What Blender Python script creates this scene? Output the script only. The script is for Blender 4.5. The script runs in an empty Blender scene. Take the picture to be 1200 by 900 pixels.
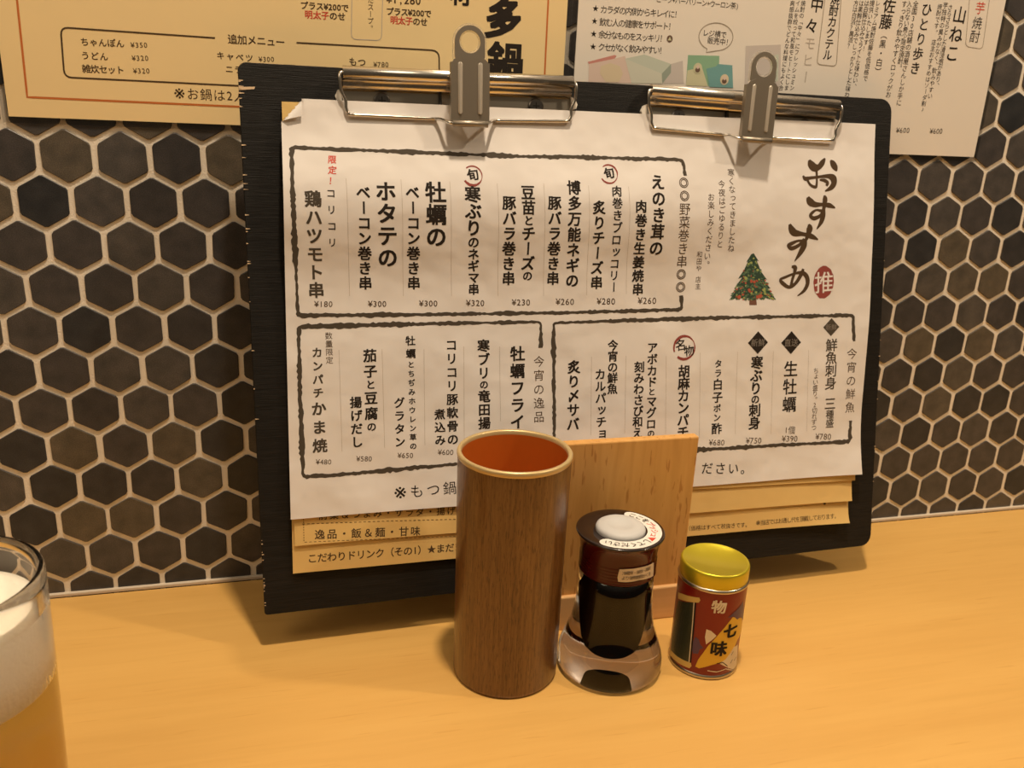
import bpy, bmesh, math, random
from mathutils import Vector, Matrix, noise
random.seed(7)
sc = bpy.context.scene
col = sc.collection
PI = math.pi

# ------------------------------------------------------------------ camera
CAM = Vector((0.12066, -0.55460, 0.32296))
RIGHT = Vector((0.96657715, -0.25264244, 0.04359379))
DOWN = Vector((-0.03747062, -0.30742541, -0.95083414))
FWD = Vector((0.2536229, 0.91742107, -0.30661704))
F = 988.57
cam = bpy.data.cameras.new('camera')
camo = bpy.data.objects.new('camera', cam); col.objects.link(camo)
cam.sensor_width = 36.0; cam.lens = F / 1200 * 36.0
cam.clip_start = 0.01
m = Matrix((RIGHT, -DOWN, -FWD)).transposed().to_4x4(); m.translation = CAM
camo.matrix_world = m
cam.dof.use_dof = True; cam.dof.focus_distance = 0.50; cam.dof.aperture_fstop = 16.0
sc.camera = camo

# ------------------------------------------------------------------ view, world, lamps
vs = sc.view_settings
vs.view_transform = 'Standard'; vs.look = 'None'; vs.gamma = 1.0; vs.use_curve_mapping = False
vs.exposure = 0.0
try:
    sc.cycles.use_denoising = True
    sc.cycles.max_bounces = 10; sc.cycles.transmission_bounces = 10; sc.cycles.transparent_max_bounces = 12
except Exception:
    pass
world = bpy.data.worlds.new('room_light'); sc.world = world; world.use_nodes = True
wn = world.node_tree; wb = wn.nodes['Background']
wt = wn.nodes.new('ShaderNodeTexCoord'); ws = wn.nodes.new('ShaderNodeSeparateXYZ'); wr = wn.nodes.new('ShaderNodeValToRGB')
wm = wn.nodes.new('ShaderNodeMapRange'); wm.inputs[1].default_value = -1; wm.inputs[2].default_value = 1
wn.links.new(wt.outputs['Generated'], ws.inputs[0]); wn.links.new(ws.outputs['Z'], wm.inputs[0])
wn.links.new(wm.outputs[0], wr.inputs[0]); wn.links.new(wr.outputs[0], wb.inputs[0])
cr = wr.color_ramp
cr.elements[0].position = 0.3; cr.elements[0].color = (0.10, 0.068, 0.04, 1)
_c = cr.elements.new(0.66); _c.color = (0.20, 0.15, 0.095, 1)
cr.elements[2].position = 0.97; cr.elements[2].color = (1.0, 0.80, 0.55, 1)
wb.inputs[1].default_value = 0.42

def lamp(name, loc, energy, radius, color=(1.0, 0.805, 0.58)):
    l = bpy.data.lights.new(name, 'POINT'); l.energy = energy; l.shadow_soft_size = radius; l.color = color
    o = bpy.data.objects.new(name, l); col.objects.link(o); o.location = loc
    return o
lamp('ceiling_downlight_right', (1.22, -0.52, 1.25), 26.0, 0.035)
lamp('ceiling_downlight_middle', (0.25, -0.30, 1.30), 47.0, 0.035)
lamp('ceiling_downlight_left', (-0.60, -0.60, 1.25), 10.0, 0.30)

# ------------------------------------------------------------------ materials
def mat(name, color, rough=0.5, metal=0.0, spec=0.5, trans=0.0, ior=1.5, coat=0.0):
    M = bpy.data.materials.new(name); M.use_nodes = True
    b = M.node_tree.nodes['Principled BSDF']
    b.inputs['Base Color'].default_value = (*color, 1); b.inputs['Roughness'].default_value = rough
    b.inputs['Metallic'].default_value = metal; b.inputs['Specular IOR Level'].default_value = spec
    b.inputs['Transmission Weight'].default_value = trans; b.inputs['IOR'].default_value = ior
    b.inputs['Coat Weight'].default_value = coat
    return M
def nodes(M): return M.node_tree.nodes, M.node_tree.links, M.node_tree.nodes['Principled BSDF']
def add(N, t, **kw):
    n = N.new(t)
    for k, v in kw.items(): setattr(n, k, v)
    return n
def ramp(N, stops):
    r = N.new('ShaderNodeValToRGB'); e = r.color_ramp.elements
    e[0].position, e[0].color = stops[0][0], (*stops[0][1], 1)
    e[1].position, e[1].color = stops[-1][0], (*stops[-1][1], 1)
    for p, c in stops[1:-1]:
        x = e.new(p); x.color = (*c, 1)
    return r
def bump(M, scale, strength, dist=0.001, stretch=(1, 1, 1), detail=4):
    N, L, b = nodes(M)
    tc = add(N, 'ShaderNodeTexCoord'); mp = add(N, 'ShaderNodeMapping'); mp.inputs['Scale'].default_value = stretch
    nz = add(N, 'ShaderNodeTexNoise'); nz.inputs['Scale'].default_value = scale; nz.inputs['Detail'].default_value = detail
    bp = add(N, 'ShaderNodeBump'); bp.inputs['Strength'].default_value = strength; bp.inputs['Distance'].default_value = dist
    L.new(tc.outputs['Object'], mp.inputs[0]); L.new(mp.outputs[0], nz.inputs[0]); L.new(nz.outputs[0], bp.inputs['Height'])
    L.new(bp.outputs[0], b.inputs['Normal'])
    return M
def wood(name, stops, stretch, scale=30, rough=0.45, fleck=None, coat=0.0, dist=1.2, bumps=0.15, big=None):
    M = mat(name, stops[0][1], rough, coat=coat); N, L, b = nodes(M)
    tc = add(N, 'ShaderNodeTexCoord'); mp = add(N, 'ShaderNodeMapping'); mp.inputs['Scale'].default_value = stretch
    L.new(tc.outputs['Object'], mp.inputs[0])
    nz = add(N, 'ShaderNodeTexNoise'); nz.inputs['Scale'].default_value = scale; nz.inputs['Detail'].default_value = 6
    nz.inputs['Distortion'].default_value = dist
    L.new(mp.outputs[0], nz.inputs[0])
    r = ramp(N, stops); L.new(nz.outputs[0], r.inputs[0]); out = r.outputs[0]
    if big:
        nb = add(N, 'ShaderNodeTexNoise'); nb.inputs['Scale'].default_value = big[0]; nb.inputs['Detail'].default_value = 3
        L.new(mp.outputs[0], nb.inputs[0])
        rb = ramp(N, [(0.35, big[1]), (0.65, (1, 1, 1))]); L.new(nb.outputs[0], rb.inputs[0])
        mx = add(N, 'ShaderNodeMixRGB', blend_type='MULTIPLY'); mx.inputs[0].default_value = 1
        L.new(out, mx.inputs[1]); L.new(rb.outputs[0], mx.inputs[2]); out = mx.outputs[0]
    if fleck:
        m2 = add(N, 'ShaderNodeMapping'); m2.inputs['Scale'].default_value = fleck[0]; L.new(tc.outputs['Object'], m2.inputs[0])
        n2 = add(N, 'ShaderNodeTexNoise'); n2.inputs['Scale'].default_value = 1.0; n2.inputs['Detail'].default_value = 2
        L.new(m2.outputs[0], n2.inputs[0])
        r2 = ramp(N, [(fleck[1], (1, 1, 1)), (fleck[1] + 0.05, fleck[2])]); L.new(n2.outputs[0], r2.inputs[0])
        mx = add(N, 'ShaderNodeMixRGB', blend_type='MULTIPLY'); mx.inputs[0].default_value = 1
        L.new(out, mx.inputs[1]); L.new(r2.outputs[0], mx.inputs[2]); out = mx.outputs[0]
    L.new(out, b.inputs['Base Color'])
    bp = add(N, 'ShaderNodeBump'); bp.inputs['Strength'].default_value = bumps; bp.inputs['Distance'].default_value = 0.0005
    L.new(nz.outputs[0], bp.inputs['Height']); L.new(bp.outputs[0], b.inputs['Normal'])
    return M

def tile_material():
    M = mat('charcoal_tile', (0.035, 0.028, 0.022), 0.42, spec=0.4); N, L, b = nodes(M)
    g = add(N, 'ShaderNodeNewGeometry')
    r = ramp(N, [(0.0, (0.027, 0.030, 0.036)), (0.3, (0.048, 0.046, 0.049)), (0.6, (0.061, 0.057, 0.059)), (0.85, (0.076, 0.072, 0.071)), (1.0, (0.10, 0.086, 0.066))])
    L.new(g.outputs['Random Per Island'], r.inputs[0])
    tc = add(N, 'ShaderNodeTexCoord')
    n1 = add(N, 'ShaderNodeTexNoise'); n1.inputs['Scale'].default_value = 90; n1.inputs['Detail'].default_value = 5
    L.new(tc.outputs['Object'], n1.inputs[0])
    r1 = ramp(N, [(0.3, (0.72, 0.74, 0.76)), (0.7, (1.3, 1.25, 1.2))]); L.new(n1.outputs[0], r1.inputs[0])
    mx = add(N, 'ShaderNodeMixRGB', blend_type='MULTIPLY'); mx.inputs[0].default_value = 1
    L.new(r.outputs[0], mx.inputs[1]); L.new(r1.outputs[0], mx.inputs[2])
    n2 = add(N, 'ShaderNodeTexNoise'); n2.inputs['Scale'].default_value = 1800; n2.inputs['Detail'].default_value = 2
    L.new(tc.outputs['Object'], n2.inputs[0])
    r2 = ramp(N, [(0.35, (0.75, 0.75, 0.75)), (0.7, (1.45, 1.4, 1.3))]); L.new(n2.outputs[0], r2.inputs[0])
    m2 = add(N, 'ShaderNodeMixRGB', blend_type='MULTIPLY'); m2.inputs[0].default_value = 1
    L.new(mx.outputs[0], m2.inputs[1]); L.new(r2.outputs[0], m2.inputs[2])
    L.new(m2.outputs[0], b.inputs['Base Color'])
    bp = add(N, 'ShaderNodeBump'); bp.inputs['Strength'].default_value = 0.25; bp.inputs['Distance'].default_value = 0.0004
    L.new(n1.outputs[0], bp.inputs['Height']); L.new(bp.outputs[0], b.inputs['Normal'])
    return M

M_tile = tile_material()
M_tile_rim = mat('worn_tile_rim', (0.060, 0.048, 0.036), 0.5)
M_grout = bump(mat('cream_grout', (0.86, 0.79, 0.68), 0.9, spec=0.1), 900, 0.5, 0.0006)
M_caulk = mat('cream_caulk', (0.66, 0.56, 0.44), 0.7)
M_counter = wood('maple_veneer', [(0.2, (0.70, 0.405, 0.112)), (0.5, (0.735, 0.432, 0.124)), (0.8, (0.76, 0.458, 0.136))], (1.4, 20, 20), 7, 0.42,
                 fleck=((22, 420, 420), 0.66, (0.93, 0.88, 0.82)), dist=0.8, bumps=0.05, big=(1.3, (0.93, 0.90, 0.86)))
M_board = wood('black_stained_wood', [(0.3, (0.006, 0.0056, 0.005)), (0.7, (0.016, 0.0145, 0.013))], (4, 60, 160), 10, 0.55, bumps=0.5)
M_board.node_tree.nodes['Principled BSDF'].inputs['Specular IOR Level'].default_value = 0.2
M_bare = mat('bare_wood_chip', (0.62, 0.45, 0.28), 0.7)
M_paper = bump(mat('white_paper', (0.75, 0.715, 0.69), 0.75, spec=0.2), 30, 0.5, 0.005, (1, 1, 1), 2)
M_yellow = bump(mat('buff_paper', (0.70, 0.48, 0.18), 0.75, spec=0.2), 40, 0.25, 0.004, (1, 1, 1), 2)
M_poster_y = bump(mat('laminated_buff_paper', (0.88, 0.68, 0.36), 0.35, spec=0.4), 12, 0.1, 0.004)
M_poster_w = bump(mat('laminated_white_paper', (0.82, 0.76, 0.68), 0.35, spec=0.4), 12, 0.1, 0.004)
M_ink = mat('black_ink', (0.022, 0.016, 0.012), 0.7, spec=0.2)
M_greyink = mat('grey_brown_ink', (0.070, 0.056, 0.041), 0.7, spec=0.2)
M_brownink = mat('brown_ink', (0.075, 0.045, 0.022), 0.7, spec=0.2)
M_thin = mat('pale_grey_ink', (0.50, 0.44, 0.38), 0.7, spec=0.2)
M_red = mat('red_ink', (0.62, 0.075, 0.045), 0.7, spec=0.2)
M_seal = mat('dark_red_ink', (0.27, 0.060, 0.050), 0.7, spec=0.2)
M_orange = mat('orange_red_ink', (0.55, 0.16, 0.04), 0.6, spec=0.2)
M_chrome = mat('chrome', (0.74, 0.70, 0.64), 0.20, 1.0)
M_steel = bump(mat('dull_steel', (0.36, 0.315, 0.255), 0.46, 0.85), 300, 0.08, 0.0004)
M_plate = bump(mat('brown_steel', (0.42, 0.38, 0.32), 0.42, 1.0), 300, 0.1, 0.0004)
M_rib = mat('bright_steel', (0.70, 0.64, 0.55), 0.45, 0.6)
M_dark = mat('dark_gap', (0.02, 0.017, 0.014), 0.6)
M_screw = mat('screw_steel', (0.16, 0.15, 0.14), 0.35, 1.0)
M_clear = mat('clear_plastic', (0.93, 0.90, 0.84), 0.12, trans=0.85, ior=1.25)
M_tab = mat('milky_plastic', (0.75, 0.70, 0.62), 0.4)
M_film = bpy.data.materials.new('laminate_film'); M_film.use_nodes = True
_N = M_film.node_tree.nodes; _L = M_film.node_tree.links; _N.remove(_N['Principled BSDF'])
_t = _N.new('ShaderNodeBsdfTransparent'); _t.inputs[0].default_value = (0.86, 0.86, 0.86, 1)
_g = _N.new('ShaderNodeBsdfGlossy'); _g.inputs['Roughness'].default_value = 0.15
_x = _N.new('ShaderNodeMixShader'); _x.inputs[0].default_value = 0.07
_L.new(_t.outputs[0], _x.inputs[1]); _L.new(_g.outputs[0], _x.inputs[2]); _L.new(_x.outputs[0], _N['Material Output'].inputs[0])
M_beech = wood('beech', [(0.25, (0.60, 0.315, 0.085)), (0.5, (0.67, 0.36, 0.105)), (0.75, (0.72, 0.40, 0.125))], (26, 26, 2.2), 6, 0.5,
               fleck=((420, 420, 60), 0.63, (0.74, 0.62, 0.52)), dist=1.0, bumps=0.05, big=(1.0, (0.93, 0.90, 0.86)))
M_beech_h = wood('beech_rail', [(0.25, (0.66, 0.38, 0.155)), (0.75, (0.73, 0.44, 0.19))], (2.2, 26, 26), 6, 0.5, bumps=0.05)
M_cup = wood('brown_woodgrain', [(0.30, (0.125, 0.052, 0.012)), (0.5, (0.180, 0.080, 0.019)), (0.72, (0.232, 0.110, 0.030))], (60, 60, 2.4), 12, 0.36,
             fleck=((1500, 1500, 160), 0.56, (0.62, 0.56, 0.48)), coat=0.25, dist=0.4, bumps=0.05, big=(0.6, (0.88, 0.86, 0.84)))
M_lacquer = mat('orange_lacquer', (0.60, 0.135, 0.014), 0.38, coat=0.3)
M_gold = mat('gold_paint', (0.62, 0.46, 0.22), 0.36, 0.45)
M_glass = mat('clear_glass', (0.98, 0.97, 0.95), 0.02, trans=1.0, ior=1.45)
M_glass.node_tree.nodes['Principled BSDF'].inputs['Specular IOR Level'].default_value = 0.25
M_sauce = mat('soy_sauce', (0.003, 0.001, 0.0006), 0.6, spec=0.0)
M_cap = mat('dark_red_plastic', (0.060, 0.003, 0.004), 0.20, spec=0.35, coat=0.12)
M_captop = mat('brown_black_plastic', (0.014, 0.007, 0.006), 0.20, coat=0.3)
M_button = mat('white_rubber', (0.56, 0.56, 0.56), 0.5)
M_sticker = mat('white_sticker', (0.80, 0.77, 0.72), 0.5)
M_cream = mat('cream_sticker', (0.72, 0.60, 0.44), 0.6)
M_tin = mat('tin_rim', (0.55, 0.48, 0.38), 0.28, 1.0)
M_lid = mat('yellow_gold_lid', (0.60, 0.50, 0.03), 0.32, 0.65)
M_canred = mat('red_tinplate', (0.22, 0.012, 0.008), 0.34, spec=0.35, coat=0.12)
M_candark = bump(mat('dark_green_print', (0.030, 0.034, 0.018), 0.35), 900, 0.2)
M_cangold = mat('gold_print', (0.62, 0.42, 0.12), 0.35)
M_canyellow = mat('yellow_print', (0.72, 0.42, 0.03), 0.35)
M_canpurple = mat('purple_print', (0.075, 0.032, 0.085), 0.35)
M_cancream = mat('cream_print', (0.72, 0.60, 0.42), 0.35)
M_beer = mat('amber_beer', (1.0, 0.56, 0.08), 0.06, trans=0.35, ior=1.33)
M_foam = bump(mat('beer_foam', (0.86, 0.80, 0.68), 0.8), 500, 0.3, 0.001)
M_treeA = mat('dark_green_print_ink', (0.022, 0.055, 0.032), 0.7)
M_treeB = mat('mid_green_print_ink', (0.075, 0.15, 0.085), 0.7)
M_treeC = mat('yellow_green_print_ink', (0.32, 0.38, 0.12), 0.7)
M_treeR = mat('tree_red_print_ink', (0.42, 0.085, 0.045), 0.7)
M_trunk = mat('trunk_brown_print_ink', (0.17, 0.075, 0.045), 0.7)

# ------------------------------------------------------------------ object helpers
ORIGIN = {}
def thing(name, label, cat, loc, group=None):
    o = bpy.data.objects.new(name, None); col.objects.link(o); o.location = loc
    o.empty_display_size = 0.02
    o['label'] = label; o['category'] = cat
    if group: o['group'] = group
    ORIGIN[o.name] = Vector(loc)
    return o
def structure(o): o['kind'] = 'structure'; return o

class MB:
    """collects geometry in world coordinates and links it as one mesh object"""
    def __init__(s): s.v = []; s.f = []; s.mi = []; s.sm = []
    def add(s, vs, fs, mi=0, smooth=False):
        b = len(s.v); s.v += [Vector(v) for v in vs]
        for f in fs: s.f.append([i + b for i in f]); s.mi.append(mi); s.sm.append(smooth)
    def build(s, name, mats, parent=None, label=None):
        org = ORIGIN.get(parent.name, Vector((0, 0, 0))) if parent else Vector((0, 0, 0))
        me = bpy.data.meshes.new(name)
        me.from_pydata([tuple(v - org) for v in s.v], [], s.f)
        if not isinstance(mats, (list, tuple)): mats = [mats]
        for M in mats: me.materials.append(M)
        for p, mi, sm in zip(me.polygons, s.mi, s.sm): p.material_index = mi; p.use_smooth = sm
        me.update()
        o = bpy.data.objects.new(name, me); col.objects.link(o)
        if parent: o.parent = parent
        ORIGIN[o.name] = org
        if label: o['label'] = label
        return o
    def lathe(s, cx, cy, prof, n=64, mi=0, closed_bottom=False, closed_top=False, z0=0.0, mis=None):
        vs = []; fs = []; k = len(prof)
        for (r, z) in prof:
            for j in range(n):
                a = 2 * PI * j / n; vs.append((cx + r * math.cos(a), cy + r * math.sin(a), z0 + z))
        b = len(s.v); s.v += [Vector(v) for v in vs]
        for i in range(k - 1):
            for j in range(n):
                j2 = (j + 1) % n
                s.f.append([b + i * n + j, b + i * n + j2, b + (i + 1) * n + j2, b + (i + 1) * n + j])
                s.mi.append(mis[i] if mis else mi); s.sm.append(True)
        if closed_bottom: s.f.append([b + j for j in range(n)][::-1]); s.mi.append(mi); s.sm.append(False)
        if closed_top: s.f.append([b + (k - 1) * n + j for j in range(n)]); s.mi.append(mi); s.sm.append(False)
    def tube(s, pts, r, n=10, mi=0):
        pts = [Vector(p) for p in pts]; rings = []
        up = Vector((0.123, 0.456, 0.88)).normalized()
        for i, p in enumerate(pts):
            d = (pts[min(i + 1, len(pts) - 1)] - pts[max(i - 1, 0)]).normalized()
            x = d.cross(up).normalized(); y = d.cross(x).normalized()
            rings.append([p + (x * math.cos(2 * PI * j / n) + y * math.sin(2 * PI * j / n)) * r for j in range(n)])
        b = len(s.v)
        for R_ in rings: s.v += R_
        for i in range(len(rings) - 1):
            for j in range(n):
                j2 = (j + 1) % n
                s.f.append([b + i * n + j, b + i * n + j2, b + (i + 1) * n + j2, b + (i + 1) * n + j]); s.mi.append(mi); s.sm.append(True)
        s.f.append([b + j for j in range(n)][::-1]); s.mi.append(mi); s.sm.append(False)
        s.f.append([b + (len(rings) - 1) * n + j for j in range(n)]); s.mi.append(mi); s.sm.append(False)
    def prism(s, poly, fn, t0, t1, mi=0, smooth=False):
        """poly: 2-D outline; fn(x, y, t) -> world point; front at t1, back at t0"""
        n = len(poly); b = len(s.v)
        s.v += [Vector(fn(x, y, t0)) for x, y in poly] + [Vector(fn(x, y, t1)) for x, y in poly]
        s.f.append([b + i for i in range(n)][::-1]); s.mi.append(mi); s.sm.append(False)
        s.f.append([b + n + i for i in range(n)]); s.mi.append(mi); s.sm.append(False)
        for i in range(n):
            j = (i + 1) % n
            s.f.append([b + i, b + j, b + n + j, b + n + i]); s.mi.append(mi); s.sm.append(smooth)
    def box(s, x0, x1, y0, y1, z0, z1, r=0.0, mi=0):
        bm = bmesh.new(); bmesh.ops.create_cube(bm, size=1)
        for v in bm.verts:
            v.co = Vector(((x0 + x1) / 2 + v.co.x * (x1 - x0), (y0 + y1) / 2 + v.co.y * (y1 - y0), (z0 + z1) / 2 + v.co.z * (z1 - z0)))
        if r: bmesh.ops.bevel(bm, geom=bm.edges[:], offset=r, segments=2, affect='EDGES', profile=0.5)
        bm.verts.index_update()
        s.add([v.co.copy() for v in bm.verts], [[v.index for v in f.verts] for f in bm.faces], mi); bm.free()

# ------------------------------------------------------------------ surfaces that carry print
def pixray(px, py): return (RIGHT * ((px - 600) / F) + DOWN * ((py - 450) / F) + FWD)
class Plane:
    def __init__(s, o, u, up, n, disp=None, off=0.0):
        s.o, s.u, s.up, s.n = Vector(o), Vector(u), Vector(up), Vector(n); s.disp = disp; s.off = off
    def inv(s, px, py, off=None):
        d = pixray(px, py); z = s.off if off is None else off
        for _ in range(5 if s.disp else 1):
            B = s.o + s.n * z
            P = CAM + d * ((B - CAM).dot(s.n) / d.dot(s.n)) - B
            if s.disp: z = 0.3 * z + 0.7 * s.disp(P.dot(s.u), P.dot(s.up))
        return (P.dot(s.u), P.dot(s.up))
    def pos(s, a, b, h=0.0):
        z = s.disp(a, b) if s.disp else s.off
        return s.o + s.u * a + s.up * b + s.n * (z + h)
class Cyl:
    def __init__(s, cx, cy, r): s.cx, s.cy, s.r = cx, cy, r
    def inv(s, px, py):
        d = pixray(px, py); a = d.x ** 2 + d.y ** 2; ex, ey = CAM.x - s.cx, CAM.y - s.cy
        b = 2 * (d.x * ex + d.y * ey); c = ex * ex + ey * ey - s.r ** 2; D = max(b * b - 4 * a * c, 0)
        P = CAM + d * ((-b - D ** .5) / 2 / a); th_ = math.atan2(P.y - s.cy, P.x - s.cx)
        return (s.r * (th_ - 2 * PI if th_ > 0.8 else th_), P.z)
    def pos(s, a, b, h=0.0):
        t = a / s.r; return Vector((s.cx + (s.r + h) * math.cos(t), s.cy + (s.r + h) * math.sin(t), b))
class Disc:
    """flat top of a round cap seen from above; a runs clockwise along radius rm, b outward"""
    def __init__(s, cx, cy, z, rm): s.cx, s.cy, s.z, s.rm = cx, cy, z, rm
    def pos(s, a, b, h=0.0):
        t = -a / s.rm; r = s.rm + b; return Vector((s.cx + r * math.cos(t), s.cy + r * math.sin(t), s.z + h))

INK = 0.00009
GL = {}
def glyph(ch, res=3):
    k = ch
    if k not in GL:
        c = bpy.data.curves.new('g', 'FONT'); c.body = ch; c.resolution_u = res; c.fill_mode = 'FRONT'
        o = bpy.data.objects.new('g', c); me = o.to_mesh()
        vs = [(v.co.x, v.co.y) for v in me.vertices]; fs = [list(p.vertices) for p in me.polygons]
        o.to_mesh_clear(); bpy.data.objects.remove(o); bpy.data.curves.remove(c)
        if ord(ch) < 256 and vs:
            cx = (min(v[0] for v in vs) + max(v[0] for v in vs)) / 2; cy = 0.36
        else:
            cx, cy = 0.5, 0.38
        if vs and ch in '★◎※♪': cx = (min(v[0] for v in vs) + max(v[0] for v in vs)) / 2; cy = (min(v[1] for v in vs) + max(v[1] for v in vs)) / 2
        GL[k] = ([(x - cx, y - cy) for x, y in vs], fs)
    return GL[k]
def put(sf, mb, ch, c, size, bold=0.012, mi=0, rot=0.0, h=INK, sx=1.0, shear=0.0):
    if ch == '※': size *= 1.5
    vs, fs = glyph(ch); co, si = math.cos(rot), math.sin(rot)
    d = bold * 0.98
    st = ((0, 0),)
    if bold > 0.026: st = [(i * d, j * d * .8) for i in (-1, 0, 1) for j in (-1, 0, 1)]
    elif bold > 0.005: st = ((-d, -d * .8), (d, -d * .8), (d, d * .8), (-d, d * .8))
    for k, (ox, oy) in enumerate(st):
        out = []                             # heavier lettering: the same character struck four times
        for x, y in vs:
            x = x * sx + shear * y + ox; y += oy
            x, y = x * co - y * si, x * si + y * co
            out.append(sf.pos(c[0] + x * size, c[1] + y * size, h + k * 4e-6))
        mb.add(out, fs, mi)
SMALL = 'ゃゅょっャュョッ'
def units(string, small):
    out = []; k = 1.0
    for ch in string:
        if ch == '<': k = small
        elif ch == '>': k = 1.0
        else: out.append((ch, k))
    return out
def pxscale(sf, p):
    a = sf.inv(p[0] - 4, p[1]); b = sf.inv(p[0] + 4, p[1]); return math.hypot(a[0] - b[0], a[1] - b[1]) / 8
def vtxt(sf, mb, string, p0, p1, size, bold=0.012, mi=0, small=0.72, sx=1.0, shear=0.0):
    """a vertical column: p0, p1 = pixel centres of first and last character"""
    U = units(string, small); a = sf.inv(*p0); b = sf.inv(*p1)
    if size < 9 and bold < .018: bold = 0
    adv = [0.0]
    for i in range(1, len(U)):
        w = [(u[1] * (0.62 if u[0] == ' ' else 1.0)) for u in (U[i - 1], U[i])]; adv.append(adv[-1] + (w[0] + w[1]) / 2)
    tot = adv[-1] or 1
    sz = size * (pxscale(sf, p0) + pxscale(sf, p1)) / 2
    for (ch, k), d in zip(U, adv):
        if ch == ' ': continue
        t = d / tot; c = [a[0] + (b[0] - a[0]) * t, a[1] + (b[1] - a[1]) * t]; rot = 0.0
        if ch in 'ー（）「」': rot = -PI / 2
        if ch in SMALL: c[0] += sz * 0.08; c[1] += sz * 0.08
        if ch in '。、': c[0] += sz * 0.55; c[1] += sz * 0.5
        put(sf, mb, ch, c, sz * k, bold, mi, rot, sx=sx, shear=shear)
def htxt(sf, mb, string, p0, p1, size, bold=0.012, mi=0, small=0.72, mis=None):
    """a horizontal line: p0, p1 = pixel centres of first and last character"""
    U = units(string, small); a = sf.inv(*p0); b = sf.inv(*p1); adv = [0.0]
    if size < 9.5 and bold < .018: bold = 0
    W = lambda u: u[1] * (0.56 if ord(u[0]) < 256 else 1.0)
    for i in range(1, len(U)): adv.append(adv[-1] + (W(U[i - 1]) + W(U[i])) / 2)
    tot = adv[-1] or 1; sz = size * (pxscale(sf, p0) + pxscale(sf, p1)) / 2
    ang = math.atan2(b[1] - a[1], b[0] - a[0]) if len(U) > 1 else 0
    for i, ((ch, k), d) in enumerate(zip(U, adv)):
        if ch == ' ': continue
        t = d / tot
        put(sf, mb, ch, (a[0] + (b[0] - a[0]) * t, a[1] + (b[1] - a[1]) * t), sz * k, bold, mis[i] if mis else mi, ang)
def price(sf, mb, s, c, w, size, mi=0):
    k = w * 0.5 * (1 - 1 / len(s)); htxt(sf, mb, s, (c[0] - k, c[1]), (c[0] + k, c[1]), size, 0.006, mi)
def resample(P, step):
    out = [P[0]]
    for i in range(len(P) - 1):
        (x0, y0), (x1, y1) = P[i], P[i + 1]; L_ = math.hypot(x1 - x0, y1 - y0); n = max(1, int(L_ / step))
        for k in range(1, n + 1): out.append((x0 + (x1 - x0) * k / n, y0 + (y1 - y0) * k / n))
    return out
def smooth_path(P, n=6):
    out = []
    for i in range(len(P) - 1):
        p0 = P[max(i - 1, 0)]; p1 = P[i]; p2 = P[i + 1]; p3 = P[min(i + 2, len(P) - 1)]
        for k in range(n):
            t = k / n
            out.append(tuple(0.5 * (2 * p1[j] + (p2[j] - p0[j]) * t + (2 * p0[j] - 5 * p1[j] + 4 * p2[j] - p3[j]) * t * t + (3 * p1[j] - p0[j] - 3 * p2[j] + p3[j]) * t ** 3) for j in range(len(p1))))
    out.append(tuple(P[-1])); return out
def ribbon(sf, mb, P, width, mi=0, rough=0.0, h=INK, step=0.003, widths=None, closed=False):
    """P in surface coordinates (m)"""
    if widths is None: P = resample(P, step)
    n = len(P); L_ = []; R_ = []
    for i, p in enumerate(P):
        a = P[(i - 1) % n] if closed else P[max(i - 1, 0)]; b = P[(i + 1) % n] if closed else P[min(i + 1, n - 1)]
        dx, dy = b[0] - a[0], b[1] - a[1]; l = math.hypot(dx, dy) or 1; nx, ny = -dy / l, dx / l
        w = (widths[i] if widths else width) / 2
        if rough: w *= 0.95 + 0.7 * noise.noise(Vector((p[0] * 60, p[1] * 60, 3.1)))
        w1 = w * (1 + rough * (random.random() * 2 - 1.2)); w2 = w * (1 + rough * (random.random() * 2 - 1.2))
        L_.append(sf.pos(p[0] + nx * w1, p[1] + ny * w1, h)); R_.append(sf.pos(p[0] - nx * w2, p[1] - ny * w2, h))
    fs = [[i, n + i, n + i + 1, i + 1] for i in range(n - 1)]
    if closed: fs.append([n - 1, 2 * n - 1, n, 0])
    mb.add(L_ + R_, fs, mi)
def pxpath(sf, P): return [sf.inv(*p) for p in P]
def rounded(P, r=3, n=4):
    """round the inner corners of a pixel polyline"""
    out = [P[0]]
    for i in range(1, len(P) - 1):
        a, b, c = P[i - 1], P[i], P[i + 1]
        la = math.hypot(a[0] - b[0], a[1] - b[1]); lc = math.hypot(c[0] - b[0], c[1] - b[1]); k = min(r, la / 2, lc / 2)
        A = (b[0] + (a[0] - b[0]) * k / la, b[1] + (a[1] - b[1]) * k / la); C = (b[0] + (c[0] - b[0]) * k / lc, b[1] + (c[1] - b[1]) * k / lc)
        for j in range(n + 1):
            t = j / n; out.append(((1 - t) ** 2 * A[0] + 2 * t * (1 - t) * b[0] + t * t * C[0], (1 - t) ** 2 * A[1] + 2 * t * (1 - t) * b[1] + t * t * C[1]))
    out.append(P[-1]); return out
def patch(sf, mb, P, mi=0, h=INK, maxlen=None):
    """filled outline in surface coordinates, cut fine enough to follow a curved surface"""
    if maxlen is None and getattr(sf, 'disp', None): maxlen = .0022
    bm = bmesh.new(); vs = [bm.verts.new((x, y, 0)) for x, y in P]; f = bm.faces.new(vs)
    bmesh.ops.triangulate(bm, faces=[f])
    if maxlen:
        for _ in range(5):
            e = [e for e in bm.edges if e.calc_length() > maxlen]
            if not e: break
            bmesh.ops.subdivide_edges(bm, edges=e, cuts=1); bmesh.ops.triangulate(bm, faces=bm.faces[:])
    bm.verts.index_update()
    mb.add([sf.pos(v.co.x, v.co.y, h) for v in bm.verts], [[v.index for v in f.verts] for f in bm.faces], mi); bm.free()
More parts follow.
